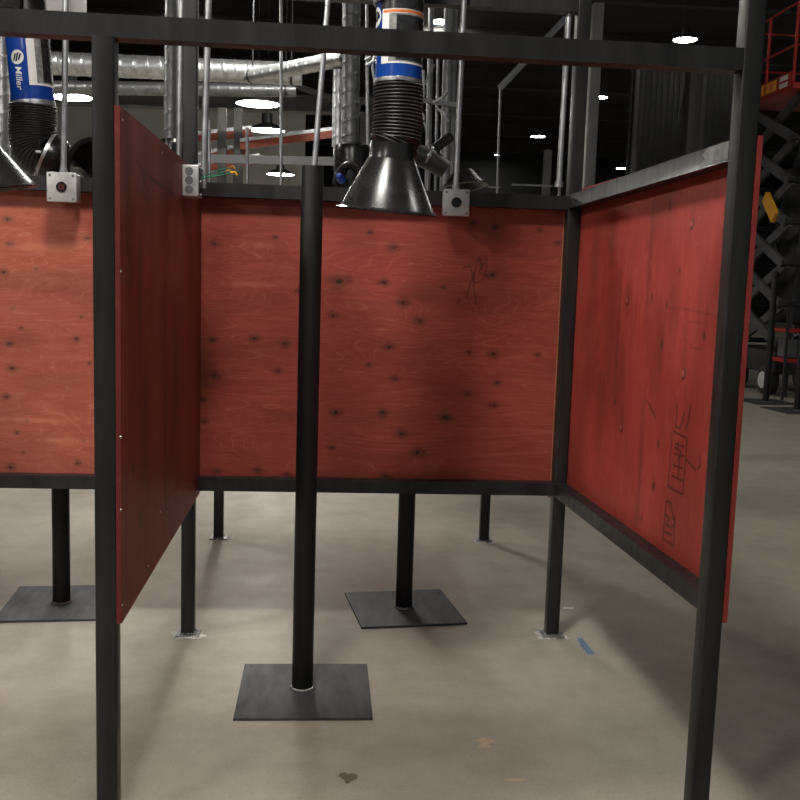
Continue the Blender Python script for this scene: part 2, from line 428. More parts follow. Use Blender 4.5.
# bare ground patch at the front end of the right upper side rail
d = (A1-A0).normalized(); side = Vector((-d.y, d.x, 0)); side = side if side.x < 0 else -side
bm = BM()
pts = [(0.0, .024), (.12, .022), (.15, .006), (.13, -.004), (.16, -.018), (.05, -.024), (0, -.021)]
vs = [bm.verts.new(A0 + d*a + side*(h2+.0006) + Vector((0, 0, ZRF-h2+b))) for a, b in pts]
vs2 = [bm.verts.new(v.co - side*.001) for v in vs]
bm.faces.new(vs); bm.faces.new(vs2[::-1])
for k in range(len(vs)): bm.faces.new((vs[k], vs[(k+1) % len(vs)], vs2[(k+1) % len(vs)], vs2[k]))
part('ground_patch', bm, 'bare', booth, 'bright bare metal patch where the weld was ground')

ZB2 = .592
YP = YB + T                         # face of the back sheets (screwed behind the rails)
def back_uv(px, py, ox): p = at(px, py, YP); return (p.x-ox, p.z-ZB2)
# --- main back sheet
K7 = [(70,128,7),(190,115,4),(318,203,12),(408,205,7),(428,135,8),(380,105,4),(446,246,8),(480,283,8),(306,271,6),(65,320,6),(150,317,7),(210,327,6),(418,334,7),(377,370,4),(196,382,6),(68,392,7),(430,398,6),(312,465,7),(405,465,7),(443,508,8),(475,545,8),(303,535,5),(630,95,7),(585,85,5),(625,190,7),(578,345,5),(625,348,7),(635,405,5),(575,428,5),(628,450,6),(530,475,9),(155,580,6),(75,582,6),(215,590,5),(412,593,7),(720,100,4),(757,125,5),(715,350,4),(45,440,6),(48,483,5),(527,215,4),(238,222,5),(760,380,4)]
OXB = .0135
kn = [back_uv(180+x/2, 180+y/2, OXB)+(s/2*3.76/970*.9,) for x, y, s in K7]
scr = []
def px_strokes(lst, f, wd=.0022, a=.75): return [(wd, a, [f(x, y) for x, y in s]) for s in lst]
fb = lambda x, y: back_uv(x, y, OXB)
scr += px_strokes([[(474,272),(470,285),(466,298)],[(476,268),(473,280),(476,304)],[(477,262),(480,258),(482,270)],[(486,255),(487,268),(483,280)],[(460,298),(458,303)],[(463,268),(470,266),(475,283),(481,281)],[(484,262),(479,272),(488,276)],[(405,500),(409,492)]], fb, .0024, .7)
SB = [(*fb(338,282),.035,.014,.6),(*fb(445,417),.05,.015,.5),(*fb(285,340),.05,.012,.35),(*fb(285,415),.10,.02,.25),(*fb(205,375),.05,.10,.35),(*fb(495,230),.05,.05,.4),(*fb(480,262),.04,.035,.35),(*fb(500,275),.05,.05,.35),(*fb(430,330),.06,.22,.16)]
panel('back_X', 'ply_back', booth, (OXB, YP, ZB2), (1, 0, 0), WB-T-.004-OXB, ZU-.006-ZB2, (0, -1, 0), kn, SB, scr, 'knotty red plywood sheet at the back of the booth', pales=[(*fb(262,245),.06,.012,.25),(*fb(250,284),.10,.01,.3),(*fb(475,287),.05,.02,.15)])
bm = BM(); abox(bm, (WB-T-.0045, YP+.001, ZB), (WB-T-.0005, YP+PT+.02, ZU-.006)); part('edge_strip', bm, 'raw_ply', booth, 'thin raw plywood edge beside the rear right post')
# --- left back sheet
fl_ = lambda x, y: back_uv(x, y, -W)
KL = [(x/3.075, 160+y/3.075, s/3.075) for x, y, s in [(22,182,8),(30,258,8),(12,345,9),(268,240,6),(235,550,8),(28,565,8),(38,640,9),(18,728,9),(65,517,4),(250,483,3),(40,458,3),(275,625,5),(110,335,3)]]
KL += [(x/3.33, 400+y/3.33, s/3.33) for x, y, s in [(57,110,6),(90,70,4),(35,225,10),(258,210,8),(78,175,4),(278,135,4)]]
kn = [fl_(x, y)+(s*3.76/970*.9,) for x, y, s in KL] + [(random.uniform(.05, .8), random.uniform(.05, 1.15), random.uniform(.006, .012)) for k in range(14)]
ls = px_strokes([[(46,285),(36,279),(44,273),(60,275),(72,283),(64,291),(40,292),(33,284)],[(60,270),(75,277),(80,288)]], fl_, .0018, .22)
panel('left_X', 'ply_left', booth, (-W, YP, ZB2), (1, 0, 0), W-T-.002, ZU-.006-ZB2, (0, -1, 0), kn, [(*fl_(50,300),.12,.05,.12)], ls, 'orange-red plywood sheet at the back of the next booth on the left', pales=[(*fl_(30,420),.15,.01,.25),(*fl_(60,440),.1,.012,.25),(*fl_(45,247),.12,.02,.2)])
# --- divider sheet (inner face looks right)
PD = Vector((PT, 0, 0)); ND = Vector((1, 0, 0))
def fd(x, y): p = on_plane(x, y, PD, ND); return (p.y-YF, p.z-ZB)
DL = 1.4652
def k2(lst): return [[(80+x/2.664, 80+y/2.664) for x, y in s] for s in lst]
ds = px_strokes(k2([[(112,130),(118,250),(130,290),(120,380),(128,460),(140,520),(135,555),(118,530)],[(165,240),(180,300),(168,380),(176,450)],[(172,180),(178,250),(164,300),(182,330),(170,420)],[(150,215),(190,265),(225,290),(245,305)],[(190,260),(250,300)],[(160,250),(175,240),(168,270),(180,290)]]), fd, .0034, .8)
ds += px_strokes([[(223/1,0)]*1], fd) if False else []
dk = [fd(x, y)+(s,) for x, y, s in [(118,437,.006),(145,405,.012),(152,330,.008),(170,250,.01),(140,520,.012),(180,420,.012),(133,470,.01)]]
dst = [(*fd(140,330),.012,.45,.6),(*fd(165,420),.018,.4,.6),(*fd(182,300),.02,.5,.5),(*fd(152,230),.012,.25,.6),(*fd(146,440),.05,.2,.45),(*fd(150,190),.05,.16,.4),(*fd(175,330),.08,.3,.25),(*fd(128,250),.04,.2,.35),(*fd(190,350),.05,.5,.3)]
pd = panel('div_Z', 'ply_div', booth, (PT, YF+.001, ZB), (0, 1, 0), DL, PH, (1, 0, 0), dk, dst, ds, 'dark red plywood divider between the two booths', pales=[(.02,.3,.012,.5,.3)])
for (x, y) in [(122.5,120),(162,152.5),(120.5,437),(121,510),(160,512),(148,566),(122,605),(121,272),(183,170)]:
    p = on_plane(x, y, PD, ND)
    if p.z > ZB+PH-.008: p.z = ZB+PH-.012
    bm = BM(); lathe(bm, [(.0001, .0025), (.0018, .0022), (.0032, .0010), (.0035, -.001), (.0001, -.001)], p, (1, 0, 0), 14, False)
    o = link('screw', bm, 'galv', None, True); o.parent = pd; o.matrix_parent_inverse = (Matrix.Translation(parent_world(booth)) @ pd.matrix_basis).inverted()
# --- right sheet, screwed to the outside of the right wall
R0 = Vector((W, YFR, 0)); R1 = Vector((WB, YB+T, 0)); RU = (R1-R0).normalized(); RN = Vector((-RU.y, RU.x, 0)); RN = RN if RN.x < 0 else -RN
def fr(x, y): p = on_plane(x, y, R0, RN); q = p-R0; return (q.dot(RU), p.z-ZB)
RK = [(540+x/3.075, 140+y/3.075, s/3.075) for x, y, s in [(466,258,13),(430,402,6),(268,493,12),(390,508,5),(505,605,6),(440,718,14),(375,630,8),(400,200,8),(345,480,4),(218,255,5)]]
RK += [(540+x/2.858, 360+y/2.858, s/2.858) for x, y, s in [(232,192,12),(338,240,5),(325,360,7),(381,463,11),(215,120,5),(290,450,4)]]
rk = [fr(x, y)+(s*.0033*1.15,) for x, y, s in RK]
def r5(l): return [[(540+x/2.858, 360+y/2.858) for x, y in s] for s in l]
rs = px_strokes(r5([[(430,130),(424,175),(418,195)],[(392,128),(388,190),(400,195),(414,150)],[(382,205),(418,222)],[(378,210),(366,362)],[(420,225),(408,385)],[(365,360),(408,385)],[(388,240),(412,248)],[(384,268),(410,275)],[(380,300),(408,310)],[(376,330),(408,345)],[(396,232),(392,262)],[(400,280),(394,335)],[(386,250),(404,262),(392,290)],
   [(362,403),(376,410)],[(360,405),(351,512)],[(374,415),(384,470),(382,530)],[(351,512),(382,530)],[(358,440),(370,452),(360,470),(376,480)],[(354,490),(376,500)],[(455,275),(460,300),(450,310)],[(418,285),(445,315)],[(308,120),(332,165)]]), fr, .0032, .88)
def r4(l): return [[(540+x/3.075, 140+y/3.075) for x, y in s] for s in l]
rs += px_strokes(r4([[(395,515),(440,518),(500,532),(548,542)],[(440,570),(445,610),(470,640),(500,645)],[(455,560),(500,560)]]), fr, .002, .45)
rst = [(*fr(640,470),.02,.22,.5),(*fr(618,330),.015,.25,.45),(*fr(650,260),.02,.2,.4),(*fr(675,300),.03,.12,.35),(*fr(612,240),.03,.10,.4),(*fr(628,300),.04,.06,.4),(*fr(600,420),.06,.16,.4),(*fr(610,350),.05,.2,.3),(*fr(660,345),.03,.08,.3),(*fr(590,330),.07,.5,.35),(*fr(668,420),.06,.12,.2)]
big = [x for x, (a_, b_, c_) in zip(rk, RK) if c_ > 3.7]; rk = [x for x, (a_, b_, c_) in zip(rk, RK) if c_ <= 3.7]
for ku, kv, q in big:
    q *= .8
    rs.append((.0045, .95, [(ku+q*math.cos(a_*.22), kv+q*math.sin(a_*.22)) for a_ in range(9, 24)]))
    rs.append((.0022, .55, [(ku+q*math.cos(a_*.3), kv+q*math.sin(a_*.3)) for a_ in range(0, 22)])); rs.append((.003, .7, [(ku, kv), (ku+.001, kv+.002)]))
    rst.append((ku, kv+q*2.2, q*1.3, q*4, .35))
pr = panel('right_Z', 'ply_right', booth, R0+Vector((0, 0, ZB)), RU, (R1-R0).length, PH, RN, rk, rst, rs, 'bright red plywood sheet closing the right side of the booth', pales=[(x[0], x[1], x[2]*.7, x[2]*.7, .55) for x in big])
for zz in (ZB+.08, ZB+.6, ZB+1.1):
    bm = BM(); lathe(bm, [(.0001, .004), (.004, .004), (.006, .0), (.0001, 0)], R0 + RU*.03 - RN*PT + Vector((0, 0, zz)), -RN, 12, False)
    o = link('screw', bm, 'darkmetal', None, True); o.parent = pr; o.matrix_parent_inverse = (Matrix.Translation(parent_world(booth)) @ pr.matrix_basis).inverted()

# ------------------------------------------------------------------ booth on the far side (backs onto the shared wall)
YR = 5.15; XR0, XR1 = -.088, 1.36
rear = thing('welding_booth', 'black steel booth frame directly behind the red back wall, only its feet showing', 'welding booth', (XR0, YR, 0))
for k, x in enumerate((XR0, XR1, XR0-1.5)): post(rear, x, YR, 1.75, 0, True, 20+k)
rail((XR0-1.5, YR+h2, 1.75+h2), (XR1+T, YR+h2, 1.75+h2), parent=rear)
for x in (XR0+h2, XR1+h2): rail((x, YB+T+PT+.03, 1.70), (x, YR, 1.70), parent=rear)

for x, nx in ((XR0-.0005-PT, -1), (XR1+T+.0005, 1)):
    bm = BM(); abox(bm, (x, YB+T+PT+.025, ZB), (x+PT, YR+T, ZB+1.18)); o = part('plywood_panel', bm, 'ply_right', rear, 'red plywood side sheet of the booth behind')
# ------------------------------------------------------------------ pole stands
def pole_stand(c, rot, label, H=1.765, R=.036, rod=False, size=.445, group='pole stands on square base plates', shift=(0, 0, 0)):
    t = thing('pole_stand', label, 'pole stand', (c[0], c[1], 0), group)
    c = Vector((c[0], c[1], 0)); m = Matrix.Rotation(rot, 3, 'Z')
    bm = BM(); h = size/2; abox(bm, (-h, -h, 0), (h, h, .0095), .0012)
    for v in bm.verts: v.co = m @ v.co + c
    p = part('base_plate', bm, 'plate', t, 'flat grey square steel plate')
    for sx in (-1, 1):
        for sy in (-1, 1):
            q = c + m @ Vector((sx*(h-.025), sy*(h-.025), 0))
            bm = BM(); lathe(bm, [(.0001, .0112), (.005, .0112), (.0065, .0098), (.0065, .009), (.0001, .009)], q, (0, 0, 1), 12, False)
            sub('bolt', bm, 'darkmetal', p, t, True)
    c = c + Vector(shift); bm = BM(); lathe(bm, [(R-.004, .0095), (R, .0095), (R, H-.003), (R-.001, H), (R-.004, H), (R-.004, H-.05)], c, (0, 0, 1), 40, True)
    lathe(bm, [(.0001, H-.012), (R-.0035, H-.012), (R-.0035, H-.02), (.0001, H-.02)], c, (0, 0, 1), 40, False)
    part('pole', bm, 'pole_steel', t, None, True)
    bm = BM(); rnd = random.Random(int(c.x*100))
    for k in range(34):
        a = 2*PI*k/34; r = bmesh.ops.create_icosphere(bm, subdivisions=1, radius=.0052*rnd.uniform(.8, 1.3), matrix=Matrix.Translation((c.x+math.cos(a)*(R+.001), c.y+math.sin(a)*(R+.001), .0125)))
    part('weld_bead', bm, 'bare', t, 'bright ring of weld at the foot', True)
    return t
p1 = fl(301.5, 690)
s1 = pole_stand((.445, 3.193), .0, 'tall black pole in mid booth with a thin galvanized rod on top', shift=(-.009, .014, 0))
zt = at(313, 165, p1.y).z
top = at(314.5, 165, p1.y+.01)
e1 = at(323.5, 55, p1.y+.02); dirr = (e1-top)
bm = BM(); sweep(bm, [top - dirr*.1, top, e1, top + dirr*1.75], .0092, 20); part('rod', bm, 'galv', s1, 'thin galvanized rod', True)
p2 = fl(402, 606.5); pole_stand((.852, 4.045), .135, 'black pole with turned base plate seen under the red back wall of the booth')
p3 = fl(62, 603.5); pole_stand((p3.x, p3.y-.004), .07, 'black pole with base plate under the orange-red wall, left of the front post')
pole_stand(tuple(fl(765.5, 402))[:2], .1, 'far black pole standing before the wheel of the scissor lift', H=1.70, R=.04, size=.62)
pole_stand(tuple(fl(797, 411))[:2], .1, 'far black pole at the right edge of the photo, before the scissor lift', H=1.72, R=.042, size=.62)

# ------------------------------------------------------------------ fume extraction arms
def cyl_patch(bm, o, axis, R, a0, a1, h0, h1, seg=24, ref=None):
    """patch of a cylinder wall; a=0 is the direction ref"""
    d = Vector(axis).normalized(); s = Vector(ref); s = (s - d*s.dot(d)).normalized(); t = d.cross(s); o = Vector(o)
    A = []; B = []
    for k in range(seg+1):
        a = a0+(a1-a0)*k/seg; w = s*math.cos(a)+t*math.sin(a)
        A.append(bm.verts.new(o+d*h0+w*R)); B.append(bm.verts.new(o+d*h1+w*R))
    for k in range(seg): bm.faces.new((A[k], A[k+1], B[k+1], B[k]))
def cyl_place(me, o, axis, R, ref, a_c, h_c, scale, turn):
    """wrap a flat mesh (text, logo) on a cylinder wall"""
    d = Vector(axis).normalized(); s = Vector(ref); s = (s - d*s.dot(d)).normalized(); t = d.cross(s); o = Vector(o)
    ct, st = math.cos(turn), math.sin(turn)
    for v in me.vertices:
        x, y = v.co.x*scale, v.co.y*scale
        x, y = x*ct-y*st, x*st+y*ct
        a = a_c + x/R; v.co = o + d*(h_c+y) + (s*math.cos(a)+t*math.sin(a))*(R+.0012)
def text_mesh(body, shear=.25):
    cu = bpy.data.curves.new('txt', 'FONT'); cu.body = body; cu.align_x = 'CENTER'; cu.align_y = 'CENTER'; cu.shear = shear; cu.offset = .007
    ob = bpy.data.objects.new('txt', cu); COL.objects.link(ob)
    dg = bpy.context.evaluated_depsgraph_get(); me = bpy.data.meshes.new_from_object(ob.evaluated_get(dg))
    bpy.data.objects.remove(ob); bpy.data.curves.remove(cu); return me
def add_me(name, me, mat, p):
    me.materials.clear(); me.materials.append(MAT[mat]); o = bpy.data.objects.new(name, me); COL.objects.link(o); o.parent = p; return o
def disc_me(r, n=40):
    me = bpy.data.meshes.new('disc'); vs = [(r*math.cos(2*PI*k/n), r*math.sin(2*PI*k/n), 0) for k in range(n)] + [(0, 0, 0)]
    me.from_pydata(vs, [], [(k, (k+1) % n, n) for k in range(n)]); return me
def logo_bars():
    me = bpy.data.meshes.new('logo_bars'); vs = []; fs = []
    for x in (-.42, 0, .42):
        b = len(vs); w = .15; top = .62 if x == 0 else .5
        vs += [(x-w-.28*.7, -top, .0), (x+w-.28*.7, -top, .0), (x+w+.28*.7, top, .0), (x-w+.28*.7, top, .0)]; fs.append((b, b+1, b+2, b+3))
    me.from_pydata(vs, [], fs); return me
def decorate(tube, o, axis, R, h0, h1, face, logo_a, logo_h, turn=-PI/2):
    """blue wrap with white-edged picture panel, orange band, round emblem and name"""
    e = R+.0006
    bm = BM(); cyl_patch(bm, o, axis, e, -PI, PI, h0, h1, 60, face); w = sub('label_wrap', bm, 'blue', tube, None, True, 'glossy blue printed wrap')
    L = h1-h0
    bm = BM(); cyl_patch(bm, o, axis, e+.0005, .06, 2.7, h0+L*.16, h1, 30, face); sub('white_outline', bm, 'white', tube, None, True)
    bm = BM(); cyl_patch(bm, o, axis, e+.0009, .42, 2.65, h0+L*.185, h1-.21*L, 30, face); sub('picture', bm, 'grey_print', tube, None, True, 'grey printed picture')
    bm = BM(); cyl_patch(bm, o, axis, e+.0013, .74, 2.65, h0+L*.20, h1-.23*L, 30, face)
    sub('picture', bm, 'dark_print', tube, None, True, 'dark printed picture')
    bm = BM(); cyl_patch(bm, o, axis, e+.0009, .12, 2.65, h1-.20*L, h1-.165*L, 30, face); sub('orange_band', bm, 'orange_print', tube, None, True)
    bm = BM(); cyl_patch(bm, o, axis, e+.0013, -.05, 2.7, h1-.15*L, h1+.003, 30, face); sub('black_panel', bm, 'dark_print', tube, None, True)
    me = disc_me(.030); cyl_place(me, o, axis, e, face, logo_a, logo_h, 1, 0); add_me('emblem_disc', me, 'white', tube)
    me = logo_bars(); cyl_place(me, o, axis, e+.0005, face, logo_a, logo_h, .028, turn+PI/2); add_me('emblem_bars', me, 'dark_print', tube)
    me = text_mesh('Miller', .18); cyl_place(me, o, axis, e, face, logo_a, logo_h-.085, .042, turn); add_me('name', me, 'white', tube)
def hood(t, c, axis, R0, R1, L, neck, name='hood'):
    """conical hood; c = centre of the mouth, axis points from mouth to neck"""
    bm = BM()
    lathe(bm, [(R1+.012, 0), (R1+.014, .004), (R1+.004, .008), (R1-.002, .012), (R0+.004, L), (R0+.001, L+.006), (R0+.001, L+neck), (R0-.004, L+neck), (R0-.004, L), (R1-.008, .010), (R1-.006, 0)], c, axis, 56, True)
    h = part(name, bm, 'plastic', t, 'glossy black cone hood', True)
    return h
def clamp(t, c, axis, R, w=.012):
    bm = BM(); lathe(bm, [(R-.002, -w/2), (R+.0022, -w/2), (R+.0026, 0), (R+.0022, w/2), (R-.002, w/2)], c, axis, 48, True)
    d, s, u = frame_of(axis); q = Vector(c) - Vector((0, 1, 0))*(R+.004)
    abox(bm, q-Vector((.012, .004, .006)), q+Vector((.012, .004, .006)), .001)
    return part('hose_clamp', bm, 'galv', t, 'bright metal hose clamp', True)
def hose(t, pts, R, pitch=.0105, amp=.0035, label=None):
    # resample evenly
    P = [Vector(p) for p in pts]; acc = [0]
    for a, b in zip(P, P[1:]): acc.append(acc[-1]+(b-a).length)
    L = acc[-1]; n = int(L/pitch*6); out = []; rad = []
    for i in range(n+1):
        s = L*i/n; j = 0
        while j < len(acc)-2 and acc[j+1] < s: j += 1
        f = (s-acc[j])/max(1e-9, acc[j+1]-acc[j]); out.append(P[j].lerp(P[j+1], f)); rad.append(R + amp*(abs(math.sin(PI*s/pitch))**.7 - .5)*2)
    bm = BM(); sweep(bm, out, rad, 40); return part('flex_hose', bm, 'rubber', t, label or 'ribbed black flexible hose', True)

# --- arm over the main booth
YH = 3.08
def mp(x, y): return at(x, y, YH)
mouth = (mp(340, 207)+mp(433, 217))/2
k = YH/math.cos(0)/970
R1 = (mp(433, 217)-mp(340, 207)).length/2 + .001
neckpt = mp(391.5, 159.5) - Vector((0, .014, 0)); axis = (neckpt - mouth).normalized()
arm = thing('extraction_arm', 'black fume hood on a hanging arm with blue wrap, over the middle of the booth', 'fume hood', tuple(mouth), 'fume extraction arms')
R0h = .069; L1 = (neckpt-mouth).length
hood(arm, mouth, axis, R0h, R1, L1-.002, .05)
cp = mp(393, 147.5)
clamp(arm, cp, axis, R0h+.001)
tubeb = mp(398, 84.5); tubet = mp(398, 2)
hose(arm, [cp, mp(396, 141), mp(397.5, 120), mp(398, 100), mp(398, 86)], .0755)
clamp(arm, mp(398, 83), (0, 0, 1), .0735)
ax = Vector((0, 0, 1)); Rt = .0715
bm = BM(); sweep(bm, [tubeb, tubeb+ax*.75], Rt, 48); tb = part('arm_tube', bm, 'plastic', arm, None, True)
face = Vector((-.81, -.59, 0))
hh = tubet.z-tubeb.z
decorate(tb, tubeb, ax, Rt, .012, hh-.002, face, -.42, hh*.78)
clamp(arm, tubet, (0, 0, 1), Rt+.001, .02)
bm = BM(); sweep(bm, bez([mp(376, 84), mp(371, 72), mp(372, 60), mp(375, 55)], 16), .004, 10); sweep(bm, [mp(366, 66), mp(374, 61)], .006, 10); sweep(bm, [mp(365, 60), mp(371, 57)], .005, 10)
part('handle', bm, 'galv', arm, 'small bright lever handle', True)
# upper joint and bracket to the high rear rail
J = tubeb+ax*.75
bm = BM(); abox(bm, J+Vector((-.06, -.05, -.33)), J+Vector((.16, .09, -.16)), .01)
abox(bm, J+Vector((.03, .06, -.32)), Vector((J.x+.14, YB, J.z-.18)), .008); part('joint_bracket', bm, 'plastic', arm, 'black swivel joint and bracket', True)

# --- hood in the next booth on the left (only its right half is in view)
YL = 3.08
m2 = at(-16, 192, YL); n2 = at(-25, 140, YL) - Vector((0, .014, 0)); ax2 = (n2-m2).normalized()
arm2 = thing('extraction_arm', 'black cone hood cut by the left edge of the photo, over the next booth', 'fume hood', tuple(m2), 'fume extraction arms')
hood(arm2, m2, ax2, R0h, R1, (n2-m2).length-.03, .05)
hose(arm2, bez([n2+ax2*.0, n2+ax2*.12, n2+Vector((-.16, .05, .4)), n2+Vector((-.3, .1, .7))], 20), .0755)
clamp(arm2, n2+ax2*.01, ax2, R0h+.001)
bm = BM(); q = n2+Vector((-.3, .1, .7)); sweep(bm, [q, Vector((-W+T, YB+.03, 2.6))], Rt, 32); part('arm_tube', bm, 'plastic', arm2, None, True)

# --- arm with the emblem, left, standing in the booth behind
YA = 4.48
a0 = at(33.5, 106, YA); a1 = at(27.5, 38, YA); ax3 = (a1-a0).normalized(); Ra = .090
arm3 = thing('extraction_arm', 'blue-wrapped arm with round emblem and bent hose, left of the front post', 'fume hood', tuple(a0), 'fume extraction arms')
bm = BM(); sweep(bm, [a0, a0+ax3*.85], Ra, 48); tb3 = part('arm_tube', bm, 'plastic', arm3, None, True)
face3 = Vector((.12, -1, 0)); h3 = (a1-a0).length
decorate(tb3, a0, ax3, Ra, .012, h3+.10, face3, -.42, h3*.66)
clamp(arm3, a0+ax3*.004, ax3, Ra+.002, .02)
b1 = at(31, 112, YA); b4 = at(45.5, 155, YA)
hose(arm3, bez([a0, at(33, 132, YA), at(31, 152, YA), b4], 30), .099)
hd = (at(62, 160, YA)-at(42, 150, YA)+Vector((0, .02, 0))).normalized()
clamp(arm3, b4, hd, .1, .014)
bm = BM(); lathe(bm, [(.1, 0), (.102, .01), (.1, .06), (.085, .08), (.07, .085), (.07, .0)], b4, hd, 44, True); part('collar', bm, 'plastic', arm3, None, True)
mc = at(100, 181, YA-.06); hm = Vector((.80, -.52, .12)).normalized()
hood(arm3, mc, -hm, .085, .175, .13, .03)
# black joint box and pale housing at the arm's head
J3 = at(12, 5, YA)
bm = BM(); abox(bm, J3+Vector((-.14, -.13, -.05)), J3+Vector((.075, .10, .25)), .008); jb = part('joint_bracket', bm, 'plastic', arm3, 'black joint box with bolts', True)
for x, y in ((13, 4), (23.5, 5.5)):
    bm = BM(); lathe(bm, [(.0001, .006), (.005, .005), (.006, 0), (.0001, 0)], at(x, y, YA)-Vector((0, .13, 0)), (0, -1, 0), 14, False); sub('bolt', bm, 'galv', jb, None, True)

c0 = at(36, 10, 5.4); c1 = at(71, 10, 5.4)
wc = thing('hanging_cabinet', 'pale cabinet above the front rail in the upper left corner, beside the conduit', 'cabinet', tuple(c0))
bm = BM(); abox(bm, (c0.x, 5.4, c0.z), (c1.x, 5.75, c0.z+.5), .01); part('housing', bm, 'white', wc, None, True)
bm = BM(); abox(bm, (c0.x-.012, 5.39, c0.z), (c0.x+.022, 5.399, c0.z+.5), .001); part('edge_strip', bm, 'plastic', wc, 'black edge strip', False)
for x in (c0.x+.03, c1.x-.03):
    bm = BM(); sweep(bm, [(x, 5.6, c0.z+.5), (x, 5.6, 9.2)], .006, 8); part('hanging_rod', bm, 'galvd', wc)
# ------------------------------------------------------------------ electrical boxes
def outlet_box(px, py, size, Y, label, ctop, hub=(.02, .006, .006)):
    c = at(px, py, Y); h = size/2
    t = thing('outlet_box', label, 'outlet box', tuple(c), 'outlet boxes on conduits')
    bm = BM(); abox(bm, c+Vector((-h*.96, .004, -h*.96)), c+Vector((h*.96, YB-Y-.001, h*.96)), .006); part('box_body', bm, 'zinc', t, None, True)
    bm = BM(); abox(bm, c+Vector((-h, 0, -h)), c+Vector((h, .005, h)), .0022); cv = part('cover_plate', bm, 'zinc', t, None, True)
    for sx in (-1, 1):
        for sz in (-1, 1):
            bm = BM(); lathe(bm, [(.0001, .002), (.004, .002), (.005, 0), (.0001, 0)], c+Vector((sx*h*.78, 0, sz*h*.78)), (0, -1, 0), 12, False); sub('screw', bm, 'galvd', cv, None, True)
    bm = BM(); lathe(bm, [(.019, 0), (.019, .003), (.016, .004), (.013, .0015), (.0001, .0012)], c, (0, -1, 0), 32, False); rc = part('receptacle', bm, 'plastic', t, 'round black receptacle', True)
    bm = BM(); lathe(bm, [(.009, .002), (.009, .0042), (.006, .0042), (.006, .002)], c, (0, -1, 0), 24, True); m_ = sub('ring', bm, MAT['dull_red'] if px < 100 else MAT['dark_print'], rc, None, True)
    a = c + Vector((0, .03, h)); b = at(*ctop, a.y)
    bm = BM(); lathe(bm, [(.0001, 0), (.015, 0), (.015, .012), (.012, .014), (.012, .03), (.0001, .03)], a, (0, 0, 1), 20, False); part('connector', bm, 'galv', t, None, True)
    bm = BM(); sweep(bm, [a, a.lerp(b, .5), a+(b-a)*1.35], .0108, 18); part('conduit', bm, 'galv', t, 'thin galvanized conduit', True)
    return t
outlet_box(61.5, 187, .105, YB-.075, 'square zinc box with round outlet on the rail left of the front post', (66, 0))
outlet_box(456.5, 202.5, .098, YB-.062, 'square zinc box with black outlet right of the hood, at the back rail', (464, 0))
# handy box with knock-outs, fixed to the divider; its open side looks into the booth
yk = on_plane(182, 180, PD, ND).y
ck = at(190, 180, yk)
zk0, zk1 = at(190, 196, yk).z, at(190, 164.5, yk).z; xk1 = at(198.6, 180, yk).x
kb = thing('outlet_box', 'grey junction box with three round knock-outs and green wires, on top of the divider', 'outlet box', (PT, yk, zk0), 'outlet boxes on conduits')
bm = BM(); abox(bm, (PT+.0008, yk, zk0), (xk1, yk+.10, zk1), .003); bd = part('box_body', bm, 'zinc', kb, None, True)
for z in (zk0+(zk1-zk0)*f for f in (.21, .5, .79)):
    bm = BM(); lathe(bm, [(.0135, 0), (.0135, .0012), (.0115, .0016), (.0105, .0004), (.0001, .0004)], ((PT+xk1)/2-.004, yk, z), (0, -1, 0), 26, False); sub('knock_out', bm, 'galvd', bd, None, True)
bm = BM(); abox(bm, (xk1-.001, yk+.008, zk0+.006), (xk1+.0012, yk+.094, zk1-.006)); sub('open_side', bm, 'plastic', bd, None, False, 'dark open side of the box')
for z in (zk0+.008, (zk0+zk1)/2, zk1-.008):
    bm = BM(); lathe(bm, [(.0001, .003), (.004, .003), (.004, 0), (.0001, 0)], (xk1+.001, yk+.04, z), (1, 0, 0), 10, False); sub('screw', bm, 'galv', bd, None, True)
ws = Vector((xk1, yk+.05, at(203, 177, yk).z))
for i, (x, y, s) in enumerate([(229, 168, 1), (231, 173, 2), (226, 171, 3)]):
    e = at(x, y, yk+.06); mid = ws.lerp(e, .5)+Vector((0, 0, .012*(1 if i == 0 else -.3)))
    bm = BM(); sweep(bm, bez([ws, mid, e], 12), .0018, 10); wi = part('wire', bm, 'green_wire', kb, 'green wire with bare end', True)
    bm = BM(); e2 = e+Vector((.012, .0, .004 if i else .008)); sweep(bm, [e, e2, e2+Vector((.008, .002, -.01))], .0036 if i == 1 else .0014, 10); sub('wire_nut' if i == 1 else 'wire_end', bm, 'yellow', wi, None, True, 'yellow tip')
q0 = at(203.5, 188, yk+.115); q1 = at(208.5, 0, yk+.115)
bm = BM(); sweep(bm, [q0, q1, q1+(q1-q0)*.4], .0108, 18); part('conduit', bm, 'galv', kb, 'thin galvanized conduit', True)
def conduit(x0, y0, x1, y1, Y, R, label, up=1.0, mat='galv', group='loose conduits and thin pipes'):
    a, b = at(x0, y0, Y), at(x1, y1, Y); b = a+(b-a)*up
    bm = BM(); sweep(bm, [a, b], R, 16)
    lathe(bm, [(R, 0), (R*1.5, 0), (R*1.5, .02), (R, .02)], a, b-a, 16, True)
    o = link('conduit', bm, mat, None, True); tag(o, label, 'pipe', group); return o
conduit(178.5, 170, 181.5, 0, YB+.07, .0115, 'galvanized conduit rising behind the divider, left of the rear left post', 1.4)
conduit(558.8, 187, 566, 66, YB+.028, .011, 'bright curved-looking conduit close left of the rear right post', 1.7)
conduit(281, 474, 281, 97, 7.2, .012, 'thin bright pipe crossing the middle hanging lamp over the back wall', 1.6)
conduit(248, 472, 247, 128, 7.25, .011, 'thin bright pipe left of the two lamps over the back wall', 1.0)
conduit(210, 471, 209, 120, 7.3, .012, 'thin pale pipe right behind the conduit with green wires', 1.0)
conduit(369.5, 477, 367.5, 112, 7.2, .012, 'thin pipe beside the spiral duct behind the hood', 2.2)

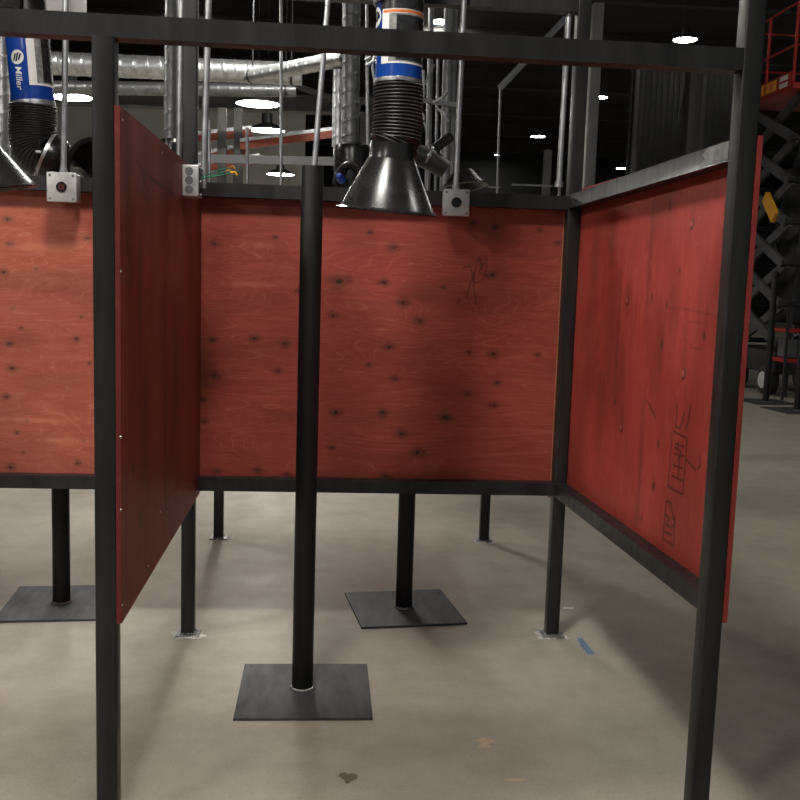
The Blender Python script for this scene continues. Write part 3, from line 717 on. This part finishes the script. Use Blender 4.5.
# ------------------------------------------------------------------ ducts
def duct(name, p, q, R, label, mat='galv', extra=None, pitch=.11, cat='duct', group='spiral ducts behind the booths'):
    p, q = Vector(p), Vector(q); d = q-p
    if d.z > d.length*.9 and d.length > .8: q = p + d*((9.15-p.z)/d.z)
    bm = BM(); spiral(bm, p, q, R, pitch, 28, R*.06)
    o = link(name, bm, mat, None, True); tag(o, label, cat, group)
    if d.z < d.length*.7:
        for f in (.04, .97):
            c = p.lerp(q, f); hb = BM(); sweep(hb, [c+Vector((0, 0, R*.9)), Vector((c.x, c.y, 9.2))], .006, 8); lathe(hb, [(R*1.01, -.012), (R*1.05, -.012), (R*1.05, .012), (R*1.01, .012)], c, d, 28, True)
            h_ = link('hanger', hb, 'darkmetal'); h_.parent = o
    return o
YD = 9.0
duct('hanging_duct', at(-60, 58.5, YD), at(302, 74, YD), .098, 'large bright spiral duct lying level, high behind the left post')
duct('hanging_duct', at(-60, 86, YD+.6), at(296, 90.5, YD+.6), .062, 'thinner dull duct just under the large level duct', 'galvd')
duct('hanging_duct', at(249, 77, 8.3), at(350, 57, 7.35), .058, 'slanting spiral duct rising to the right above the hanging lamps')
duct('hanging_duct', at(170.5, 141, 7.0), at(172, -30, 7.0), .046, 'upright spiral duct left of the rear left post', 'galvd')
V2 = at(350, 146, 7.0)
duct('hanging_duct', V2, at(352, -30, 7.0), .062, 'upright spiral duct left of the main hood', 'galvd', pitch=.10)
duct('hanging_duct', at(338, 147, 7.5), at(339, 70, 7.5), .045, 'short upright duct half hidden by the duct left of the main hood')
duct('hanging_duct', at(2, 165, 6.4), at(0, -30, 6.4), .05, 'upright duct at the left edge of the photo')
# hoods on drops behind the wall
arm4 = thing('extraction_arm', 'black hood with blue spot under the upright spiral duct, behind the back wall', 'fume hood', tuple(V2), 'fume extraction arms')
bm = BM(); lathe(bm, [(.075, .0), (.13, -.02), (.14, -.06), (.12, -.32), (.072, -.34), (.072, -.02)], V2+Vector((.02, 0, .02)), (0, 0, 1), 40, True); part('hood', bm, 'plastic', arm4, None, True)
bm = BM(); sweep(bm, bez([V2+Vector((-.1, -.12, -.28)), V2+Vector((-.08, -.2, -.1)), V2+Vector((.06, -.2, -.1)), V2+Vector((.1, -.12, -.28))], 16), .018, 12); part('handle', bm, 'rubber', arm4, None, True)
q = at(339.5, 177, 6.8); bm = BM(); lathe(bm, [(.0001, .02), (.02, .018), (.028, 0), (.028, -.04), (.0001, -.04)], q, (-.4, -.6, .5), 20, False); part('cap', bm, 'blue', arm4, 'small blue cap', True)
V1 = at(170.5, 142, 7.0)
arm6 = thing('extraction_arm', 'black hood end under the upright duct beside the rear left post', 'fume hood', tuple(V1), 'fume extraction arms')
bm = BM(); lathe(bm, [(.054, .02), (.10, -.01), (.11, -.1), (.10, -.3), (.056, -.3), (.054, -.02)], V1, (0, 0, 1), 36, True); part('hood', bm, 'plastic', arm6, None, True)
YG = 5.5
g0, g1 = at(452, 135, YG), at(405, 172, YG); gd = (g1-g0).normalized()
arm5 = thing('extraction_arm', 'tilted black hood with bright clamps behind the back wall, right of the main hood', 'fume hood', tuple(g0), 'fume extraction arms')
bm = BM(); sweep(bm, [g0+Vector((.0, .05, 0)), g0.lerp(g1, .55)], .028, 20); part('arm_tube', bm, 'plastic', arm5, None, True)
gm = at(431, 160, YG)
hd5 = (at(470, 190, YG)-gm).normalized()
bm = BM(); sweep(bm, [at(406, 150, YG), gm, at(446, 170, YG)], [.055, .06, .05], 28); part('flex_hose', bm, 'rubber', arm5, None, True)
clamp(arm5, at(428, 157, YG), at(446, 170, YG)-at(406, 150, YG), .062, .014)
clamp(arm5, at(411, 172, YG), (.6, 0, -.5), .03, .02)
hc = at(465, 187, YG); bm = BM()
lathe(bm, [(.13, 0), (.135, .006), (.06, .09), (.05, .09), (.115, 0)], hc, Vector((-.12, .12, 1)), 40, True); part('hood', bm, 'plastic', arm5, 'glossy black cone hood', True)

# ------------------------------------------------------------------ steel stand with curved gussets, right of the hood
YS = 7.2
st = thing('duct_stand', 'grey upright tubes with curved gusset plates, behind the conduit right of the hood', 'stand', tuple(at(440, 180, YS)))
def vtube(x0, y0, x1, y1, R, Y=YS, mat='galvd'):
    bm = BM(); sweep(bm, [at(x0, y0, Y), at(x1, y1, Y)], R, 20); part('upright', bm, mat, st, None, True)
vtube(421, 480, 432, -20, .021); vtube(437, 480, 450, -20, .038); vtube(445, 477, 456, -20, .023, YS+.1); vtube(430, 475, 438.5, 40, .012, YS+.15)
bm = BM(); bar(bm, at(414, 99, YS-.04), at(462, 106, YS-.04), .03, .03, .004); part('cross_arm', bm, 'galvd', st, None, True)
for pts in ([(424, 88), (426, 98), (417, 101)], [(424, 120), (424, 112), (416, 108)], [(446, 92), (441, 101), (432, 102)], [(448, 122), (445, 112), (436, 108)], [(423, 70), (424, 82), (424, 95)], [(424, 122), (428, 132), (428, 145)]):
    bm = BM(); sweep(bm, bez([at(x, y, YS-.05) for x, y in pts], 10), .009, 10); part('gusset', bm, 'galv', st, None, True)
bm = BM(); bar(bm, at(434, 64, YS-.05), at(421, 92, YS-.05), .012, .016, .002); part('brace', bm, 'galvd', st, None, True)

# ------------------------------------------------------------------ bracing frame behind the back wall, right half
YQ = 7.0
fq = thing('brace_frame', 'thin steel frame with a slanted strut, over the right half of the back wall', 'frame', tuple(at(500, 195, YQ)))
bm = BM(); bar(bm, at(488, 486, YQ), at(500.5, 86, YQ), .014, .02, .003); part('upright', bm, 'galvd', fq, None, True)
bm = BM(); bar(bm, at(500, 88, YQ), at(566, 18, YQ), .045, .03, .003, (0, 1, 0)); part('strut', bm, 'galvd', fq, None, True)
bm = BM(); bar(bm, at(566, 18, YQ), at(548, 486, YQ), .018, .02, .003); part('upright', bm, 'galvd', fq, None, True)
bm = BM(); bar(bm, at(488, 187, YQ), at(500, 187.5, YQ), .01, .01, .002); bar(bm, at(512, 184.5, YQ), at(553, 186, YQ), .01, .012, .002); part('shelf_edge', bm, 'galvd', fq, None, True)

# ------------------------------------------------------------------ columns
def column(x, ytop, ybot_z, Y, w, label, mat='column'):
    c = at(x, 150, Y); zt_ = at(x, ytop, Y).z
    t = thing('steel_column', label, 'column', (c.x, c.y, 0))
    sh = at(x, ytop, Y).x - c.x
    bm = BM(); abox(bm, (c.x-w/2, c.y-w/2, .015), (c.x+w/2, c.y+w/2, zt_), .006); part('shaft', bm, mat, t, None, True)
    bm = BM(); abox(bm, (c.x-w*.9, c.y-w*.9, 0), (c.x+w*.9, c.y+w*.9, .015)); part('foot_plate', bm, 'darkmetal', t)
    return t
column(590, 4, 0, 7.9, .088, 'grey steel column just right of the rear right post', 'beam')
column(690, 55, 0, 15.8, .2, 'dark grey column between two black curtains, beyond the right wall')
column(548, 150, 0, 16.0, .12, 'short dark column far behind, left of the rear right post')

# ------------------------------------------------------------------ black curtains beyond the right wall
def curtain(x0, x1, ytop, Y, label, nf):
    a, b = at(x0, 165, Y), at(x1, 150, Y); z1 = at((x0+x1)/2, ytop, Y).z
    t = thing('hanging_curtain', label, 'curtain', (a.x, Y, 0), 'black curtains beyond the right wall')
    bm = BM(); n = nf*12; top = []; bot = []
    L = (b.x-a.x)
    for i in range(n+1):
        u = i/n; yy = Y + .10*math.cos(2*PI*nf*u) + .02*math.sin(5.3*u)
        top.append(bm.verts.new((a.x+L*u, yy, z1))); bot.append(bm.verts.new((a.x+L*u, yy+.01*math.sin(17*u), .05)))
    fs = []
    for i in range(n): fs.append(bm.faces.new((bot[i], bot[i+1], top[i+1], top[i])))
    bmesh.ops.solidify(bm, geom=fs, thickness=.008)
    part('cloth', bm, 'curtain', t, None, True)
    bm = BM(); sweep(bm, [(a.x-.1, Y, z1+.02), (b.x+.1, Y, z1+.02)], .025, 14); part('track', bm, 'darkmetal', t, None, True)
    for x in (a.x-.08, b.x+.08):
        bm = BM(); sweep(bm, [(x, Y, 0), (x, Y, z1+.04)], .03, 12); part('post', bm, 'darkmetal', t, None, True)
curtain(632, 682, 60, 16.4, 'black pleated curtain left of the dark grey column', 9)
curtain(698, 748, 60, 16.4, 'black pleated curtain right of the dark grey column', 8)

# ------------------------------------------------------------------ pallet rack, mezzanine beam, back clutter on the left
YK = 10.5
rk_ = thing('pallet_rack', 'pallet rack with orange beams seen over the back wall behind the lamps', 'rack', (at(280, 180, YK).x, YK, 0))
for x in (222, 238, 342):
    c = at(x, 160, YK); bm = BM(); abox(bm, (c.x-.045, YK-.04, 0), (c.x+.045, YK+.04, at(x, 108, YK).z), .006); part('upright', bm, 'beam', rk_, None, True)
for (xa, ya, xb, yb, Y2) in [(196, 139, 252, 133, YK), (196, 160, 246, 150, YK+.05), (240, 146, 350, 132, YK-.1), (196, 170, 260, 160, YK+.9)]:
    a, b = at(xa, ya, Y2), at(xb, yb, Y2)
    bm = BM(); bar(bm, a, b, .05, .07, .004); part('beam', bm, 'rack', rk_, None, True)
    bm = BM(); bar(bm, a+Vector((0, 0, .055)), b+Vector((0, 0, .055)), .06, .035, .003); part('deck_edge', bm, 'galv', rk_, 'bright wire deck edge', True)
a, b = at(190, 158.5, 9.2), at(338, 161.5, 9.2)
bm = BM(); bar(bm, a, b, .05, .075, .004); part('beam', bm, 'column', rk_, 'plain grey cross beam', True)
mz = thing('mezzanine_beam', 'long grey beam lying level behind the lamps, under the ducts', 'beam', tuple(at(270, 100, 17.5)))
a, b = at(-60, 92, 17.5), at(372, 107, 17.5)
bm = BM(); bar(bm, a, b, .16, .22, 0); bar(bm, a+Vector((0, 0, .125)), b+Vector((0, 0, .125)), .3, .03, 0); bar(bm, a-Vector((0, 0, .125)), b-Vector((0, 0, .125)), .3, .03, 0); part('web', bm, 'beam', mz)
for x in (-50, 366):
    c = at(x, 100, 17.5); bm = BM(); abox(bm, (c.x-.09, 17.42, 0), (c.x+.09, 17.58, c.z-.1)); part('upright', bm, 'beam', mz)
bm = BM(); bar(bm, at(296, 86, 17.2), at(345, 103, 17.2), .08, .09, .004); part('brace', bm, 'beam', mz)
# pale low wall of the workshop office on the left, far behind
bm = BM(); abox(bm, (at(-60, 150, 24).x, 24, 0), (at(305, 150, 24).x, 24.15, 5.2)); abox(bm, (at(-60, 150, 24).x, 23.96, 5.2), (at(305, 150, 24).x, 24.2, 5.35)); tag(link('partition', bm, 'wall_grey'), 'low grey partition far behind the ducts on the left', 'partition')

# ------------------------------------------------------------------ lamps
def make_lamp(R, kind):
    t = bpy.data.objects.new('high_bay_lamp', None); COL.objects.link(t)
    bm = BM(); lathe(bm, [(R+.012, -.004), (R+.02, .004), (R+.016, .03), (R*.6, .09), (.09, .12), (.09, .26), (.07, .28), (.0001, .28)], (0, 0, 0), (0, 0, 1), 40, False)
    o = link('housing', bm, 'galvd', None, True); o.parent = t
    bm = BM(); lathe(bm, [(.0001, -.012), (R*.7, -.010), (R, 0), (R+.01, .006), (.0001, .02)], (0, 0, 0), (0, 0, 1), 40, False)
    d_ = link('diffuser', bm, kind, None, True); d_.parent = t; d_['label'] = 'glowing round diffuser'
    bm = BM(); sweep(bm, [(0, 0, .27), (0, 0, 1.0)], .006, 8); c_ = link('hanging_cable', bm, 'darkmetal', None); c_.parent = t
    return t, [o, d_, c_]
protoL, pl = make_lamp(.28, 'lamp'); protoF, pf = make_lamp(.28, 'lamp_far')
used = {'L': False, 'F': False}
def lamp(loc, label, kind='L', zc=9.2):
    pr_, kids = (protoL, pl) if kind == 'L' else (protoF, pf)
    if not used[kind]: t = pr_; ks = kids; used[kind] = True
    else:
        t = pr_.copy(); COL.objects.link(t); ks = []
        for c in kids: d = c.copy(); COL.objects.link(d); d.parent = t; ks.append(d)
    t.location = loc
    ks[2].scale = (1, 1, (zc-loc[2])); ks[2].location = (0, 0, .27-.27*(zc-loc[2]))
    tag(t, label, 'lamp', 'high bay lamps'); return t
lamp(at(69.5, 97, 13.0), 'large glowing lamp behind the left conduit, under the level ducts')
lamp(at(258, 104, 13.6), 'large glowing lamp under the slanting duct, topmost of three')
lamp(at(267, 130.5, 16.6), 'glowing lamp behind the rack beams, middle of three')
lamp(at(280.5, 174.5, 21.0), 'glowing lamp just over the back rail, lowest of three')
lamp((0.12, 1.92, 3.9), 'lamp hanging over the open front of the booth, outside the frame')
lamp((-2.8, 1.9, 3.9), 'lamp hanging over the next booth, outside the frame')
lamp((-2.6, -1.2, 3.9), 'lamp hanging behind the camera on the left, outside the frame')
lamp((-.1, 7.75, 3.95), 'lamp hanging over the booths behind, outside the frame')
lamp((-3.0, 7.4, 3.95), 'lamp hanging over the booths behind on the left, outside the frame')
for (x, y, Y, s) in [(685, 40, 24.6, 'lamp at upper right, over the black curtains'), (598.5, 97.5, 32, 'small lamp just right of the grey steel column'), (538, 136.5, 40, 'small lamp left of the rear right post'), (622, 168.5, 49, 'small lamp just over the right wall rail'), (441, 22, 30, 'small lamp right of the arm, above the front rail'), (184, 10.5, 30, 'tiny lamp above the front rail beside the rear left post'), (78, 116.5, 38, 'tiny lamp below the large left lamp'), (497, 155, 54, 'tiny dot of a lamp left of the slanted frame')]:
    p = at(x, y, Y); t_ = lamp(p, s, 'F'); t_.scale = (.5,)*3 if 'tiny' in s else (1, 1, 1)

for q, n_ in (((6.5, 4.0, 8.2), 'unseen lamp added high above the floor right of the booth, to brighten it'), ((5.0, 9.0, 8.2), 'unseen lamp added high over the floor before the scissor lift, to brighten it')): lamp(q, n_, 'F')  # unseen fill lamps, added to brighten the floor on the right
# ------------------------------------------------------------------ scissor lift
YC0, YC1 = 13.0, 14.65; X0 = at(793, 86, 13.0).x; XW = 1.15
lf = thing('scissor_lift', 'raised scissor lift with red platform, right of the booth', 'scissor lift', (X0+XW/2, (YC0+YC1)/2, 0))
bm = BM(); abox(bm, (X0+.03, YC0, .30), (X0+XW-.03, YC1, .62), .03); part('chassis', bm, 'darkmetal', lf, None, True)
for y in (YC0+.22, YC1-.45):
    for x in (X0-.02, X0+XW-.16):
        bm = BM(); lathe(bm, [(.0001, 0), (.14, 0), (.2, .02), (.2, .16), (.14, .18), (.0001, .18)], (x, y, .2), (1, 0, 0), 32, False); wl = part('wheel', bm, 'tyre', lf, None, True)
        bm = BM(); lathe(bm, [(.0001, -.012), (.11, -.012), (.125, .004), (.0001, .004)], (x, y, .2), (1, 0, 0), 28, False); sub('hub', bm, 'hub', wl, None, True, 'pale wheel hub')
n = 6; z0 = .7; dz = .585
zp = at(792, 87, YC0).z + .05
dz = (zp-.12-z0)/n
for i in range(n):
    for x in (X0+.12, X0+XW-.12):
        a = Vector((x, YC0+.15, z0+dz*i)); b = Vector((x, YC1-.15, z0+dz*(i+1)))
        bm = BM(); bar(bm, a, b, .05, .13, .01); part('scissor_arm', bm, 'armgrey', lf, None, True)
        a = Vector((x+.06, YC1-.15, z0+dz*i)); b = Vector((x+.06, YC0+.15, z0+dz*(i+1)))
        bm = BM(); bar(bm, a, b, .05, .13, .01); part('scissor_arm', bm, 'armgrey', lf, None, True)
    for y in (YC0+.15, YC1-.15):
        bm = BM(); sweep(bm, [(X0+.1, y, z0+dz*i), (X0+XW-.1, y, z0+dz*i)], .04, 14); part('pivot_bar', bm, 'darkmetal', lf, None, True)
bm = BM(); abox(bm, (X0+.4, YC0+.3, 1.0), (X0+.75, YC0+.9, 3.2), .02); sweep(bm, [(X0+.5, YC0+.3, .8), (X0+.5, YC1-.5, 2.2)], .07, 18); sweep(bm, [(X0+.5, YC1-.4, 2.2), (X0+.5, YC0+.5, 3.6)], .07, 18); part('hydraulic_cylinder', bm, 'darkmetal', lf, None, True)
bm = BM(); abox(bm, (X0, YC0, zp-.06), (X0+XW, YC1, zp+.02), .008); abox(bm, (X0-.012, YC0, zp-.02), (X0+.012, YC1, zp+.17), .004); pf_ = part('platform', bm, 'red', lf, 'red platform with toe board', True)
bm = BM(); abox(bm, (X0-.016, YC0+.48, zp+.0), (X0-.011, YC1-.1, zp+.14)); sub('sign', bm, 'yellow', pf_, None, False, 'yellow sign')
bm = BM()
for k in range(5): abox(bm, (X0-.018, YC0+.56+k*.19, zp+.03), (X0-.0155, YC0+.69+k*.19, zp+.11))
sub('sign_print', bm, 'orange_print', pf_, None)
for k, z in enumerate((-.01, .085)):
    bm = BM(); abox(bm, (X0-.016, YC0+.14, zp+z), (X0-.011, YC0+.38, zp+z+.06)); sub('sticker', bm, 'white', pf_, None)
for (x, y) in ((X0, YC0), (X0+XW, YC0), (X0, YC1), (X0+XW, YC1), (X0, (YC0+YC1)/2)):
    bm = BM(); sweep(bm, [(x, y, zp), (x, y, zp+1.05)], .022, 12); part('guard_post', bm, 'red', lf, None, True)
for z in (.50, 1.05):
    bm = BM()
    for a, b in (((X0, YC0), (X0, YC1)), ((X0, YC1), (X0+XW, YC1)), ((X0+XW, YC1), (X0+XW, YC0)), ((X0+XW, YC0), (X0, YC0))): sweep(bm, [(*a, zp+z), (*b, zp+z)], .016, 12)
    part('guard_rail', bm, 'red', lf, None, True)
bm = BM(); bar(bm, Vector((X0+.08, YC1-.9, at(768, 197, YC1-.9).z)), Vector((X0+.08, YC1-1.25, at(778, 218, YC1-1.25).z)), .06, .17, .005); part('warning_plate', bm, 'yellow', lf, 'orange-yellow plate on an arm', True)
# red gas trolley behind the poles
bx = at(792, 330, 13.6)
tr = thing('tool_cart', 'dark cart with red parts, behind the pole at the right edge', 'cart', (6.55, 12.6, 0))
for z in (.5, .9):
    bm = BM(); abox(bm, (6.62, 12.5, z), (6.86, 12.9, z+.055), .01); part('shelf', bm, 'red', tr, 'red shelf')
for x in (6.62, 6.86):
    for y in (12.5, 12.9):
        bm = BM(); abox(bm, (x-.015, y-.015, 0), (x+.015, y+.015, 1.25)); part('leg', bm, 'darkmetal', tr)
bm = BM(); abox(bm, (6.66, 12.56, .56), (6.82, 12.84, .82), .02); part('bin', bm, 'armgrey', tr, 'grey bin')

# ------------------------------------------------------------------ marks on the floor
def mark(name, pts, mat, label, h=.0012):
    bm = BM(); vs = [bm.verts.new(fl(x, y, h)) for x, y in pts]; lo = [bm.verts.new(fl(x, y, .0)) for x, y in pts]
    bm.faces.new(vs); n = len(vs)
    for k in range(n): bm.faces.new((lo[k], lo[(k+1) % n], vs[(k+1) % n], vs[k]))
    o = link(name, bm, mat); tag(o, label, 'floor mark'); return o
mark('stain', [(338, 776), (340, 773), (345, 772), (348, 774), (353, 773), (358, 775), (357, 779), (352, 781), (348, 784), (345, 783), (344, 780)], 'stain', 'brown heart-shaped stain on the floor in front of the booth')
mark('tape_mark', [(577, 637.5), (582, 638), (595, 654), (588, 654.5), (580, 645)], 'bluemark', 'short blue mark on the floor beside the foot of the rear right post')
mark('chalk_mark', [(563, 607.2), (574, 607.4), (574, 608.8), (563, 608.6)], 'white', 'thin white dash on the floor right of the rear right post')
mark('scuff', [(475, 740), (483, 737), (496, 741), (487, 744), (493, 747), (476, 748), (482, 743)], 'pale_mark', 'tan scuff on the floor right of the front base plate')
mark('scuff', [(505, 779), (518, 778), (529, 779), (520, 781.5), (508, 780.5)], 'pale_mark', 'thin tan scuff at the bottom of the photo, right of the heart-shaped stain')

# ------------------------------------------------------------------ world and view
w = bpy.data.worlds.new('world'); S.world = w; w.use_nodes = True
bg = w.node_tree.nodes['Background']; bg.inputs[0].default_value = (.9, .93, 1.0, 1); bg.inputs[1].default_value = .18
S.view_settings.view_transform = 'Standard'; S.view_settings.look = 'None'
S.view_settings.exposure = 0.0; S.view_settings.gamma = 1; S.view_settings.use_curve_mapping = False
S.cycles.use_denoising = True
S.cycles.max_bounces = 6
S.cycles.sample_clamp_indirect = 6
